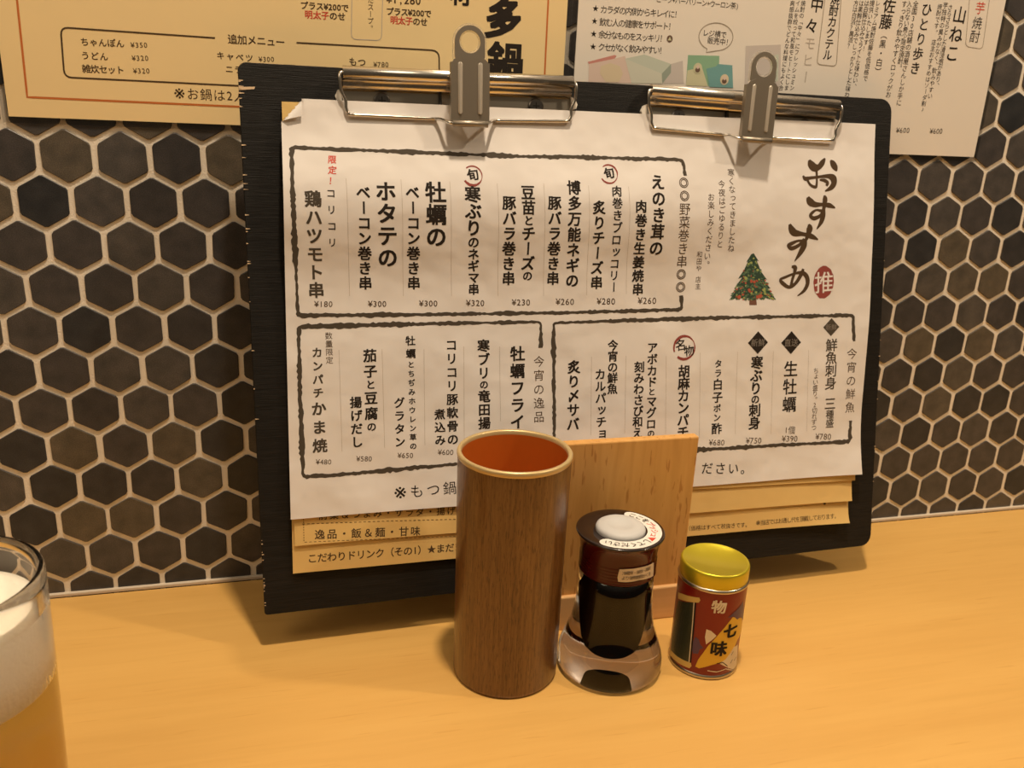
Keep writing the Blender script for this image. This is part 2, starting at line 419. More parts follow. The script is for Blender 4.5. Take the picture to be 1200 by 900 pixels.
def ellipse(c, rx, ry, n=24, rough=0.0): 
    return [(c[0] + rx * math.cos(2 * PI * i / n) * (1 + rough * (random.random() - .5)), c[1] + ry * math.sin(2 * PI * i / n) * (1 + rough * (random.random() - .5))) for i in range(n)]
class Parts:
    """every line drawn on it becomes a part of its own"""
    def __init__(s, parent, name, mats, label=None): s.parent, s.name, s.mats, s.label = parent, name, mats, label
def split(fn):
    def g(sf, mb, *a, **k):
        if not isinstance(mb, Parts): return fn(sf, mb, *a, **k)
        m = MB(); fn(sf, m, *a, **k); m.build(mb.name, mb.mats, mb.parent, mb.label)
    return g
def crop(ox, oy, s): return lambda x, y: (ox + x / s, oy + y / s)

htxt, vtxt, price, ribbon = split(htxt), split(vtxt), split(price), split(ribbon)

# ================================================================== SETTING
# tiled wall: grout bed with raised hexagonal tiles (x = along the wall, z = up, face at y = 0)
mb = MB(); GY = 0.0009; PT = 0.030; RW = PT * math.sqrt(3) / 2; Z0 = 0.28727
mb.box(-0.9, 1.5, GY, 0.05, -0.72, 0.95, 0, 1)
rr = random.Random(3)
for row in range(-15, 15):
    z = Z0 - row * RW
    for k in range(-18, 38):
        x = k * PT + (PT / 2 if row % 2 else 0)
        if not (-0.53 < x < 1.13) or not (-0.10 < z < 0.73): continue
        R0 = 0.0268 / math.sqrt(3); rings = []
        jx, jz = rr.uniform(-.0003, .0003), rr.uniform(-.0003, .0003); jr = rr.uniform(-.008, .008)
        jit = [rr.uniform(0.975, 1.015) for _ in range(6)]
        for (f_, y_) in ((1.0, GY + 0.0002), (0.992, 0.0003), (0.965, 0.0)):
            ring = []
            for c in range(6):
                a0 = PI / 2 + c * PI / 3 + jr; a1 = a0 + PI / 3
                p0 = (math.cos(a0) * R0 * jit[c], math.sin(a0) * R0 * jit[c]); p1 = (math.cos(a1) * R0 * jit[(c + 1) % 6], math.sin(a1) * R0 * jit[(c + 1) % 6])
                for t in (0.07, 0.5, 0.93):
                    ring.append((x + jx + (p0[0] + (p1[0] - p0[0]) * t) * f_, y_, z + jz + (p0[1] + (p1[1] - p0[1]) * t) * f_))
            rings.append(ring)
        n = 18; fs = []
        for q in range(2):
            for i in range(n): fs.append([q * n + i, (q + 1) * n + i, (q + 1) * n + (i + 1) % n, q * n + (i + 1) % n][::-1])
        fs.append([2 * n + i for i in range(n)])
        b0 = len(mb.f); mb.add(sum(rings, []), fs, 0)
        for i in range(b0, b0 + n): mb.mi[i] = 2
structure(mb.build('wall_back', [M_tile, M_grout, M_tile_rim]))
mb = MB(); mb.box(-0.55, 1.15, -0.0022, GY, -0.0005, 0.0022, 0.0006); structure(mb.build('trim_1', M_caulk))

mb = MB(); mb.box(-0.9, 1.5, -2.2, 0.05, -0.76, -0.72); structure(mb.build('floor', wood('brown_floor', [(0.3, (0.10, 0.055, 0.03)), (0.7, (0.16, 0.09, 0.05))], (2, 20, 20), 6)))
# counter
t = thing('counter', 'pale maple bar counter running along the tiled wall', 'counter', (0.3, -0.24, 0.0))
mb = MB(); mb.box(-0.55, 1.15, -0.48, -0.0023, -0.04, 0.0, 0.0015); mb.build('worktop', M_counter, t)

# ================================================================== POSTERS ON THE WALL
WALL = lambda y: Plane((0, -y, 0), (1, 0, 0), (0, 0, 1), (0, -1, 0))
def poster_sheet(t, x0, x1, z0, z1, M, film):
    mb = MB(); mb.box(x0, x1, -0.0016, -0.0009, z0, z1); mb.build('sheet', M, t)
    mb = MB(); mb.box(x0 - film, x1 + film, -0.0008, -0.0002, z0 - film, z1 + film); mb.build('laminate_edge', M_film, t, 'clear film edge of the laminated sheet')
t = thing('menu_poster', 'buff hotpot menu poster with a brown border at upper left of the wall', 'poster', (0.136, 0, 0.45))
poster_sheet(t, -0.027, 0.2985, 0.3083, 0.605, M_poster_y, 0.0035)
W = WALL(0.0016)
bl = Parts(t, 'ruled_line', [M_brownink, M_thin, M_orange]); tx = Parts(t, 'text_line', [M_brownink, M_red]); P1 = crop(0, 0, 4); P2 = crop(280, 0, 4); P3 = crop(560, 0, 4)
ln = lambda *p: pxpath(W, p)
ribbon(W, bl, ln(P1(72, -160), P1(80, 0), P1(128, 455), P1(1120, 500), (640, 130), P3(308, 450), P3(330, 0), P3(338, -160)), 0.0011, 2)
ribbon(W, bl, pxpath(W, rounded([P1(1008, 178), P1(284, 128), P1(302, 362), P1(1120, 402), P2(940, 420), P2(938, 237), P2(270, 200)], 9)), 0.0009, 0)
ribbon(W, bl, pxpath(W, rounded([P2(530, -60), P2(527, 183), P2(668, 190), P2(675, -60)], 6)), 0.0004, 1)
htxt(W, tx, 'ちゃんぽん', P1(397, 196), P1(563, 204), 10.2); price(W, tx, '¥350', P1(652, 211), 20, 8.5)
htxt(W, tx, 'うどん', P1(400, 260), P1(487, 265), 10.2); price(W, tx, '¥320', P1(657, 272), 20, 8.5)
htxt(W, tx, '雑炊セット', P1(405, 322), P1(563, 328), 10.5); price(W, tx, '¥320', P1(663, 332), 20, 8.5)
htxt(W, tx, '追加メニュー', (272.5, 45.8), (328.5, 49.2), 11.5)
htxt(W, tx, 'キャベツ', (258.5, 65), (292, 68), 9.5); price(W, tx, '¥300', (312.3, 69.3), 18.5, 8)
htxt(W, tx, 'もつ', (413.6, 72.2), (424, 73), 10); price(W, tx, '¥780', (446.6, 75.6), 18, 8)
htxt(W, tx, 'ニラ', (268.8, 81), (279, 81.6), 9.5)
htxt(W, tx, '※お鍋は2人前', (210.3, 109.4), (296, 113.4), 14.5, 0.0)
htxt(W, tx, 'プラス¥200で', P2(306, 25), P2(497, 37), 9.2, 0.022); htxt(W, tx, '明太子のせ', P2(327, 68), P2(481, 77), 9.6, 0.02, mis=[1, 1, 1, 0, 0])
htxt(W, tx, 'プラス¥200で', P2(708, 53), P2(885, 64), 9.0, 0.022); htxt(W, tx, '明太子のせ', P2(727, 94), P2(867, 103), 9.2, 0.02, mis=[1, 1, 1, 0, 0])
vtxt(W, tx, 'だスープ。', P2(618, 0), P2(616, 130), 7.5)
htxt(W, tx, '¥1,280', (456, -1.5), (490, 0.5), 12.5)
tb = MB(); put(W, tb, '材', W.inv(540, -7), 0.0135, 0.03); tb.build('title_lettering', M_ink, t, 'large black brush lettering')
tb = MB(); put(W, tb, '多', W.inv(590, 21), 0.0235, 0.045, 0, 0.06, shear=0.18); tb.build('title_lettering', M_ink, t, 'large black brush lettering')
tb = MB(); put(W, tb, '鍋', W.inv(592.5, 72.5), 0.0240, 0.034, 0, 0.0)
tb.build('title_lettering', M_ink, t, 'large black brush lettering')

t = thing('drinks_poster', 'white drinks list poster with small product pictures at upper right of the wall', 'poster', (0.467, 0, 0.45))
poster_sheet(t, 0.3058, 0.6295, 0.3057, 0.602, M_poster_w, 0.0035)
P4 = crop(820, 0, 3.158); tx = Parts(t, 'text_line', [M_ink, M_red, M_thin])
for s_, a_, b_, st in (('カラダの内側からキレイに！', (590, 44), (937, 68), (552, 38)), ('飲む人の健康をサポート！', (586, 103), (908, 124), (547, 97)),
                       ('余分なものをスッキリ！', (582, 161), (868, 181), (543, 157)), ('クセがなく飲みやすい！', (580, 220), (866, 237), (540, 217))):
    htxt(W, tx, s_, P3(*a_), P3(*b_), 8.6, 0.014); htxt(W, tx, '★', P3(*st), P3(*st), 8.0, 0.0)
htxt(W, tx, 'ビーツ+バーバリーン+ウーロン茶)', (772, -1), (864, 7), 7.0)
htxt(W, tx, 'レジ横で', (827, 38.6), (848, 40.6), 7.4, 0.014); htxt(W, tx, '販売中！', (832.5, 47.4), (854, 49.8), 7.4, 0.014)
for s_, a_, b_, sz, bd, mi in (
        ('芋', (1038, 30), (1038, 30), 38, 0, 1), ('焼酎', (1027, 85), (1018, 135), 38, 0, 0), ('山ねこ', (962, 55), (935, 197), 52, .012, 0),
        ('さらさらとした清涼感があり、', (927, 28), (878, 315), 19, 0, 0), ('芋独特の臭みがなく、飲みやすい', (909, 20), (852, 355), 19, 0, 0),
        ('焼酎です。 店主おすすめはソーダ割♪', (888, 25), (825, 405), 18, 0, 0), ('ひとり歩き', (840, 35), (797, 252), 40, .012, 0),
        ('全国30店舗の酒屋さんしか手に', (799, 15), (737, 380), 21, 0, 0), ('入らない希少限定焼酎。', (776, 15), (739, 250), 20, 0, 0),
        ('すっきり飲みやすくロックがお', (757, 15), (698, 350), 21, 0, 0), ('佐藤', (702, 20), (689, 80), 48, .012, 0), ('（黒・白）', (683, 128), (658, 265), 26, .01, 0),
        ('レミアム焼酎佐藤を低価格で', (659, 12), (613, 290), 19, 0, 0), ('提供いたします！', (638, 12), (612, 180), 19, 0, 0),
        ('は白麹仕込みでライトな味わい、', (618, 12), (572, 318), 19, 0, 0), ('は黒麹仕込みでしっかりとした味わ', (598, 12), (545, 350), 19, 0, 0),
        ('方は白派？黒派？', (578, 12), (555, 170), 19, 0, 0), ('焼酎カクテル', (502, -3), (473, 203), 35, .012, 0), ('中々', (434, 18), (414, 95), 50, .012, 0),
        ('モヒー', (408, 160), (392, 285), 42, -.01, 2), ('焼酎の「中々」にフレッシュミン', (383, 12), (341, 325), 18, 0, 0),
        ('イムを絞って和風モヒートにしま', (363, 12), (321, 325), 18, 0, 0), ('爽感抜群でどんな料理にもよく合', (343, 12), (301, 325), 18, 0, 0)):
    vtxt(W, tx, s_, P4(*a_), P4(*b_), sz / 3.158, bd, mi)
price(W, tx, '¥600', P4(875, 485), 15, 7); price(W, tx, '¥600', P4(752, 482), 16, 7)
bl = Parts(t, 'ruled_line', mat('tan_line', (0.36, 0.30, 0.23), 0.6))
ribbon(W, bl, pxpath(W, rounded([P4(1003, -60), P4(983, 172), P4(1046, 182), P4(1080, -60)], 5)), 0.0005)
ribbon(W, bl, pxpath(W, rounded([P4(470, -60), P4(433, 238), P4(505, 246), P4(527, -60)], 5)), 0.0006)
c_ = W.inv(839, 43.3); E_ = ellipse(c_, 0.0125, 0.0086, 40); ribbon(W, bl, E_[31:] + E_[:28], 0.0006, step=0.05)
ribbon(W, bl, [E_[27], W.inv(827.5, 61.5), E_[31]], 0.0006)
M_pp = mat('pale_pink_print', (0.74, 0.58, 0.50), 0.4); M_pt = mat('pale_teal_print', (0.56, 0.60, 0.51), 0.4); M_pg = mat('green_print', (0.27, 0.46, 0.30), 0.4)
M_pb = mat('teal_blue_print', (0.18, 0.38, 0.38), 0.4); M_pv = mat('lilac_print', (0.60, 0.54, 0.50), 0.4); M_pd = mat('dark_print', (0.16, 0.10, 0.07), 0.4)
M_pk = mat('rose_print', (0.62, 0.27, 0.23), 0.4); M_ps = mat('sand_print', (0.62, 0.60, 0.40), 0.4); M_pdt = mat('deep_teal_print', (0.33, 0.38, 0.32), 0.4)
pc = MB(); q = lambda *P: [W.inv(*P3(*p)) for p in P]; h1, h2, h3 = INK, INK * 1.6, INK * 2.2
patch(W, pc, q((515, 290), (640, 258), (650, 262), (640, 275), (520, 300)), 6); patch(W, pc, q((520, 300), (640, 275), (690, 262), (720, 390), (518, 384)), 8 if 0 else 0, h1)
patch(W, pc, q((575, 310), (620, 295), (665, 310), (680, 345), (660, 385), (600, 384), (572, 345)), 9, h2)
patch(W, pc, q((690, 275), (780, 255), (905, 300), (862, 345)), 1, h2); patch(W, pc, q((690, 275), (862, 345), (862, 392), (720, 390)), 10, h2)
patch(W, pc, q((862, 345), (905, 300), (905, 340), (865, 392)), 8, h2); patch(W, pc, q((905, 300), (960, 285), (965, 392), (870, 392)), 4, h1)
patch(W, pc, q((985, 258), (1132, 262), (1130, 330), (1130, 405), (975, 400)), 2, h1); patch(W, pc, q((982, 330), (1050, 315), (1078, 405), (975, 400)), 7, h2)
patch(W, pc, q((1070, 322), (1115, 312), (1125, 300), (1192, 306), (1196, 412), (1085, 408)), 3, h3)
for cx, cy, m1 in ((1030, 320, 7), (1155, 373, 9)):
    c_ = W.inv(*P3(cx, cy)); patch(W, pc, ellipse(c_, 0.0032, 0.0034), m1, INK * 3); patch(W, pc, ellipse((c_[0], c_[1] - .001), 0.0018, 0.0016), 5, INK * 3.5)
    patch(W, pc, ellipse((c_[0], c_[1] + .0008), 0.0010, 0.0012), 0, INK * 4)
patch(W, pc, [W.inv(*P4(*p)) for p in ((170, 170), (300, 165), (298, 335), (165, 330))], 4, h1)
patch(W, pc, [W.inv(*P4(*p)) for p in ((262, 210), (292, 200), (290, 300), (258, 305))], 1, h2)
c_ = W.inv(*P3(899, 182)); patch(W, pc, ellipse(c_, 0.0021, 0.0022), 5, h1); patch(W, pc, [(c_[0] - .0013, c_[1] - .001), (c_[0] + .0013, c_[1] - .001), (c_[0], c_[1] + .0014)], 7, h2)
pc.build('product_picture', [M_pp, M_pt, M_pg, M_pb, M_pv, M_pd, M_pk, M_ps, M_pdt, M_cancream, mat('mint_print', (0.64, 0.64, 0.54), 0.4)], t, 'small printed pictures of tea packs')

# ================================================================== CLIPBOARD
BO = Vector((0.1000, -0.0873, 0.0240)); YAW, LEAN = 0.0249, 0.1869
BU = Vector((math.cos(YAW), math.sin(YAW), 0)); _n0 = Vector((math.sin(YAW), -math.cos(YAW), 0))
BUP = Vector((0, 0, 1)) * math.cos(LEAN) - _n0 * math.sin(LEAN); BN = BU.cross(BUP)
BW, BH, BT = 0.4393, 0.3248, 0.0055
BP = lambda a, b, n: BO + BU * a + BUP * b + BN * n
cb = thing('clipboard', 'wide black wooden clipboard leaning behind the wooden stand', 'clipboard', tuple(BP(BW / 2, 0, 0)))
mb = MB(); out = []
for (cx, cy, a0) in ((BW - .009, BH - .009, 0), (.005, BH - .005, 90), (.002, .002, 180), (BW - .008, .008, 270)):
    r_ = {0: .009, 90: .005, 180: .002, 270: .008}[a0]
    for k in range(6):
        a = math.radians(a0 + 18 * k); out.append((cx + r_ * math.cos(a), cy + r_ * math.sin(a)))
mb.prism(out, BP, -BT, -0.0005); 
inn = [(BW / 2 + (x - BW / 2) * 0.9975, BH / 2 + (y - BH / 2) * 0.9975) for x, y in out]
b_ = len(mb.v); n = len(out)
mb.v += [BP(x, y, -0.0005) for x, y in out] + [BP(x, y, 0) for x, y in inn]
for i in range(n): mb.f.append([b_ + i, b_ + (i + 1) % n, b_ + n + (i + 1) % n, b_ + n + i]); mb.mi.append(0); mb.sm.append(False)
mb.f.append([b_ + n + i for i in range(n)]); mb.mi.append(0); mb.sm.append(False)
board = mb.build('board', M_board, cb)
def chip(*a):
    m = MB(); m.prism(*a); m.build('edge_chip', M_bare, board, 'bare pale wood at the worn edge')
r9 = random.Random(12)           # bare chips along the worn edge
for k in range(26):
    b = BH * (1 - 0.62 * r9.random() ** 1.3) - .008; l = r9.uniform(.0008, .0032); w = r9.uniform(.0002, .0005)
    chip([(0.0001, b - w), (l, b - w * .3), (l * .9, b + w * .3), (0.0001, b + w)], BP, -0.001, 0.00015)
chip([(0.0002, BH - .0155), (.0085, BH - .0145), (.009, BH - .0132), (0.0002, BH - .0137)], BP, -.001, .00015)
for k in range(24):
    a = r9.uniform(.006, BW * .45); l = r9.uniform(.004, .016); w = r9.uniform(.00012, .0004)
    chip([(a, BH - w), (a + l, BH - w), (a + l, BH - .00003), (a, BH - .00003)], BP, -.0012, -.0003)
for k in range(14):
    b = r9.uniform(.002, .05); w = r9.uniform(.0001, .0003); l = r9.uniform(.0005, .0014)
    chip([(0.0002, b - w), (l, b - w), (l, b + w), (0.0002, b + w)], BP, -.001, .00015)
for k in range(10):
    b = r9.uniform(.01, .3); w = r9.uniform(.0001, .0003); l = r9.uniform(.0005, .0012)
    chip([(BW - l, b - w), (BW - .0001, b - w), (BW - .0001, b + w), (BW - l, b + w)], BP, -.001, .00015)

LEVER_LEN, LEVER_TILT = 0.0561, math.radians(7)
def clip(ca, cbb, tilt, side):
    ct, st = math.cos(tilt), math.sin(tilt)
    def C(x, y, n): return BP(ca + x * ct - y * st, cbb + x * st + y * ct, n)
    prof = [(-.0270, .0004), (-.0270, .0012), (-.0125, .0012), (-.0120, .0026), (-.0112, .0040), (-.0094, .0046), (-.0076, .0050), (-.0070, .0058)]
    prof += [(-.0036 + .0040 * math.cos(math.radians(a)), .0058 + .0040 * math.sin(math.radians(a))) for a in (165, 140, 115, 90, 65, 40, 15, -10, -40)]
    prof += [(.0, .0004)]
    mb = MB(); n = len(prof); hw = .0700
    def seg(x0, x1, pr, M):
        k = len(pr); b = len(mb.v)
        mb.v += [C(x0, y, z) for y, z in pr] + [C(x1, y, z) for y, z in pr]
        for i in range(k - 1): mb.f.append([b + i, b + k + i, b + k + i + 1, b + i + 1]); mb.mi.append(M[i] if M else 0); mb.sm.append(2 < i)
        for q in (0, k):
            ids = [b + q + i for i in range(k)]; mb.f.append(ids[::-1] if q else ids); mb.mi.append(0); mb.sm.append(False)
    seg(-hw, hw, prof, [1, 1, 1] + [0] * 20)
    plate = mb.build('clip_plate', [M_chrome, M_plate], cb, 'chrome rolled clip plate')
    for x0 in (-.0135, .0140):
        mb = MB(); mb.prism([(x0, -.0255), (x0 + .0015, -.0255), (x0 + .0015, -.0112), (x0, -.0112)], C, .0010, .0034); mb.build('spring_housing', M_dark, plate)
    for sx in (-.0475, .0475):
        mb = MB(); cx, cy = sx, -.0175
        for (r0, r1, n0, n1) in ((.0048, .0040, .0012, .0024),):
            b = len(mb.v); k = 28
            for rr_, nn in ((r0, n0), (r0, n0 + .0006), (r1, n1), (.0, n1)):
                mb.v += [C(cx + rr_ * math.cos(2 * PI * j / k), cy + rr_ * math.sin(2 * PI * j / k), nn) for j in range(k)]
            for q in range(3):
                for j in range(k): mb.f.append([b + q * k + j, b + q * k + (j + 1) % k, b + (q + 1) * k + (j + 1) % k, b + (q + 1) * k + j]); mb.mi.append(0); mb.sm.append(False)
        for (w, l) in ((.0004, .0022), (.0022, .0004)):
            mb.prism([(cx - w, cy - l), (cx + w, cy - l), (cx + w, cy + l), (cx - w, cy + l)], C, .0024, .00245, 1)
        mb.build('screw', [M_screw, M_dark], plate, 'dark cross-head screw')
    for sx in (-1, 1):
        mb = MB(); mb.prism([(sx * .0705, -.019), (sx * .0735, -.0185), (sx * .0745, -.016), (sx * .073, -.0125), (sx * .0705, -.0115)][::sx], C, .0005, .0028)
        mb.build('end_tab', M_tab, plate, 'milky plastic end tab')
    # wire loop
    wy = -.0262
    wp = [(-.0685, -.0035, .0065), (-.0712, -.0040, .0072), (-.0718, -.0070, .0078), (-.0714, -.0130, .0072), (-.0690, -.0190, .0064), (-.0688, wy + .003, .0062), (-.0672, wy, .0060), (-.0640, wy - .0006, .0060),
          (-.0200, wy - .0014, .0056), (-.0170, wy - .0014, .0060), (-.0140, wy - .0022, .0090), (-.0115, wy - .0040, .0130), (-.0090, wy - .0052, .0152), (-.0040, wy - .0055, .0156)]
    mb = MB(); pts = smooth_path(wp, 4); mb.tube([C(*p) for p in pts], .00105); mb.tube([C(-p[0] + .003 * (abs(p[0]) < .03), p[1], p[2]) for p in pts], .00105)
    mb.build('wire_loop', M_chrome, plate, 'bent chrome wire')
    # lever, hinged on the wire, leaning forward
    cl, sl = math.cos(LEVER_TILT), math.sin(LEVER_TILT); lx = .0020; y0 = wy - .0062; n0 = .0156
    def Lv(x, y, h): return C(lx + x, y0 + y * cl - h * sl, n0 + y * sl + h * cl)
    hwL = .0108; sh = .0347
    mb = MB()
    body = [(-hwL, .002), (hwL, .002), (hwL, sh), (hwL - .0015, sh + .0018), (.0055, sh + .0035), (-.0055, sh + .0035), (-hwL + .0015, sh + .0018), (-hwL, sh)]
    mb.prism(body, Lv, -.0005, .0005)
    mb.tube([Lv(-hwL, .0008, 0), Lv(hwL, .0008, 0)], .0019, 12)
    for sx in (-1, 1):                      # turned side flanges
        mb.prism([(sx * hwL, .002), (sx * (hwL + .0008), .002), (sx * (hwL + .0008), sh), (sx * hwL, sh)][::sx], Lv, -.0028, .0005)
    lever = mb.build('lever', M_steel, cb, 'dull steel lever plate with two pressed ribs')
    for gx in (-.0060, .0060):
        mb = MB(); ribx = [(gx - .0014 * math.cos(a), (.0075 if math.sin(a) < 0 else .0335) + .0014 * math.sin(a)) for a in [PI * 2 * j / 20 for j in range(20)]]
        b = len(mb.v); k = 20
        mb.v += [Lv(x, y, .0005) for x, y in ribx] + [Lv(gx + (x - gx) * .35, y, .0013) for x, y in ribx]
        for j in range(k): mb.f.append([b + j, b + (j + 1) % k, b + k + (j + 1) % k, b + k + j][::-1]); mb.mi.append(0); mb.sm.append(True)
        mb.f.append([b + k + j for j in range(k)][::-1]); mb.mi.append(0); mb.sm.append(False)
        mb.build('rib', M_rib, lever, 'raised rib pressed into the lever')
    # hanging ring
    cy = LEVER_LEN - .0100; ro, ri = .0092, .0060
    def ring(ro, ri, h0, h1, ext):
        mb = MB(); k = 36; o_ = []; i_ = []
        for j in range(k):
            a = 2 * PI * j / k; x, y = math.cos(a), math.sin(a)
            ox, oy = (ro * x, cy + ro * y)
            if y < -.25: ox = (ro if x > 0 else -ro) * min(1, abs(x) * 1.35 + .05) if abs(x) < .97 else ox; oy = cy + (ro * y) * ext; ox = max(-ro, min(ro, ox * 1.15))
            o_.append((ox, oy)); i_.append((ri * x, cy + ri * y))
        b = len(mb.v)
        for L_, h in ((o_, h0), (i_, h0), (i_, h1), (o_, h1)): mb.v += [Lv(x, y, h) for x, y in L_]
        for q in range(4):
            for j in range(k):
                mb.f.append([b + q * k + j, b + ((q + 1) % 4) * k + j, b + ((q + 1) % 4) * k + (j + 1) % k, b + q * k + (j + 1) % k]); mb.mi.append(0); mb.sm.append(False)
        return mb
    rg = ring(ro - .0003, ri + .0003, -.0012, -.0002, 1.25).build('ring', M_steel, lever, 'steel hanging ring at the lever top')
    ring(ro + .0009, ri - .0007, -.0020, -.0013, 1.2).build('ring_cover', M_tab if 0 else M_clear, lever, 'clear plastic cover on the ring')
clip(.1273, .3250, math.radians(.7), 0)
clip(.3203, .3222, math.radians(-1.4), 1)

# ================================================================== MENU SHEETS UNDER THE CLIPS
def nz(a, b, s, k): return noise.noise(Vector((a * s + k, b * s - k, k * 1.7)))
SH = BH
def sheet_disp(base, flare, amp, seed, curl=0.0, flick=0.0, b0=0.0, bulge=0.0):
    def d(a, b):
        t = max(0.0, min(1.0, (0.11 - b) / 0.10))
        w = max(0.0, min(1.0, (0.285 - b) / 0.06))
        e = max(0.0, (a - 0.385) / 0.04); g = min(1.0, max(0.0, (a - 0.33) / 0.09)) ** 2
        z = base + flare * t * t * (1 + .28 * math.sin(a * 24 + base * 900)) + w * amp * (nz(a, b, 14, seed) + .6 * nz(a, b, 34, seed + 3)) + w * curl * e * e * (0.9 + 0.6 * math.sin(b * 38 + 1.0))
        if bulge:                            # the sheet bows out below the clips
            z += bulge * math.exp(-((b - .247) / .033) ** 2) * (1 - .75 * min(1, max(0, (a - .25) / .10)))
        if flick: z += flick * g * math.exp(-max(0.0, b - b0) / .007)
        return z
    return d
def sheet(t, sf, corners, M, fold=None, nx=210, ny=170, name='sheet'):
    (tl, tr, br, bl_) = [sf.inv(*c) for c in corners]; mb = MB(); vs = []
    for j in range(ny + 1):
        for i in range(nx + 1):
            s, q = i / nx, j / ny
            a = (tl[0] * (1 - s) + tr[0] * s) * (1 - q) + (bl_[0] * (1 - s) + br[0] * s) * q
            b = (tl[1] * (1 - s) + tr[1] * s) * (1 - q) + (bl_[1] * (1 - s) + br[1] * s) * q
            h = 0.0
            if fold:                         # dog-eared top-left corner turned towards the viewer
                (fx, fy), ang, size = fold; nx_, ny_ = math.cos(ang), math.sin(ang)
                d = (a - tl[0]) * nx_ + (b - tl[1]) * ny_
                e = size - d
                if e > 0: a += 1.75 * e * nx_; b += 1.75 * e * ny_; h = min(e * .8, .0022) 
            vs.append(sf.pos(a, b, h))
    fs = [[j * (nx + 1) + i, (j + 1) * (nx + 1) + i, (j + 1) * (nx + 1) + i + 1, j * (nx + 1) + i + 1] for j in range(ny) for i in range(nx)]
    mb.add(vs, fs, 0, True); return mb.build(name, M, t)
def bsurf(disp, off): return Plane(BO, BU, BUP, BN, disp, off)
L4 = crop(300, 540, 4.615); L5 = crop(800, 520, 4.615)
Y3 = bsurf(sheet_disp(.0019, .0008, .0008, 2.0, 0, .0045, .0205), .0030); Y2 = bsurf(sheet_disp(.0025, .0030, .0008, 2.0, 0, .0015, .038), .0048); Y1 = bsurf(sheet_disp(.0031, .0054, .0008, 2.0), .0070)
WS = bsurf(sheet_disp(.0038, .0078, .0008, 2.0, .0030, 0, 0, .0085), .0050)
def backed(t, sf, corners, M, **kw): return sheet(t, sf, corners, M, **kw)
t = thing('menu_sheet', 'lowest buff menu sheet, its bottom edge nearest the foot of the clipboard', 'menu', tuple(BP(BW / 2, .02, .002)), None)
sheet(t, Y3, [(330.5, 119), (1019, 146), (996, 613), (343.3, 672.3)], M_yellow)
tx = Parts(t, 'text_line', M_brownink); htxt(Y3, tx, 'こだわりドリンク（その1）★まだま', L4(305, 527), L4(1096, 466), 11.5)
htxt(Y3, tx, '（価格はすべて税抜きです。', L5(30, 458), L5(352, 437), 6.0); htxt(Y3, tx, '※当店ではお通し代を頂戴しております。', L5(408, 428), L5(832, 390), 6.0)
def dashes(sf, mb, p0, p1, n, w, mi=0):
    a, b = sf.inv(*p0), sf.inv(*p1)
    for i in range(n):
        t0, t1 = i / n, (i + .55) / n
        ribbon(sf, mb, [(a[0] + (b[0] - a[0]) * t0, a[1] + (b[1] - a[1]) * t0), (a[0] + (b[0] - a[0]) * t1, a[1] + (b[1] - a[1]) * t1)], w, mi, step=1)
bl = MB(); dashes(Y3, bl, L5(480, 353), L5(870, 314), 36, .0003); patch(Y3, bl, ellipse(Y3.inv(*L5(767, 322)), .0011, .0012)); bl.build('border_line', M_brownink, t, 'dashed printed line')
t = thing('menu_sheet', 'middle buff menu sheet with a dashed box above the lowest sheet', 'menu', tuple(BP(BW / 2, .04, .003)), None)
sheet(t, Y2, [(330, 119), (1020, 146), (998.6, 587), (345.5, 640)], M_yellow)
tx = Parts(t, 'text_line', M_brownink); htxt(Y2, tx, '逸品・飯＆麺・甘味', L4(345, 398), L4(862, 380), 12.2); htxt(Y2, tx, '前菜＆つまみ・サラダ・揚げ', L4(362, 296), L4(1055, 270), 10.6)
bl = MB(); dashes(Y2, bl, L4(250, 342), L4(1090, 316), 34, .0004); dashes(Y2, bl, L4(257, 300), L4(259, 440), 10, .0004); dashes(Y2, bl, L4(262, 440), L4(1090, 408), 34, .0003)
bl.build('border_line', M_brownink, t, 'dashed printed box')
t = thing('menu_sheet', 'top buff menu sheet peeking out just below the white menu at right', 'menu', tuple(BP(BW / 2, .05, .004)), None)
sheet(t, Y1, [(330, 119), (1021, 146), (1002, 563), (347, 601)], M_yellow)

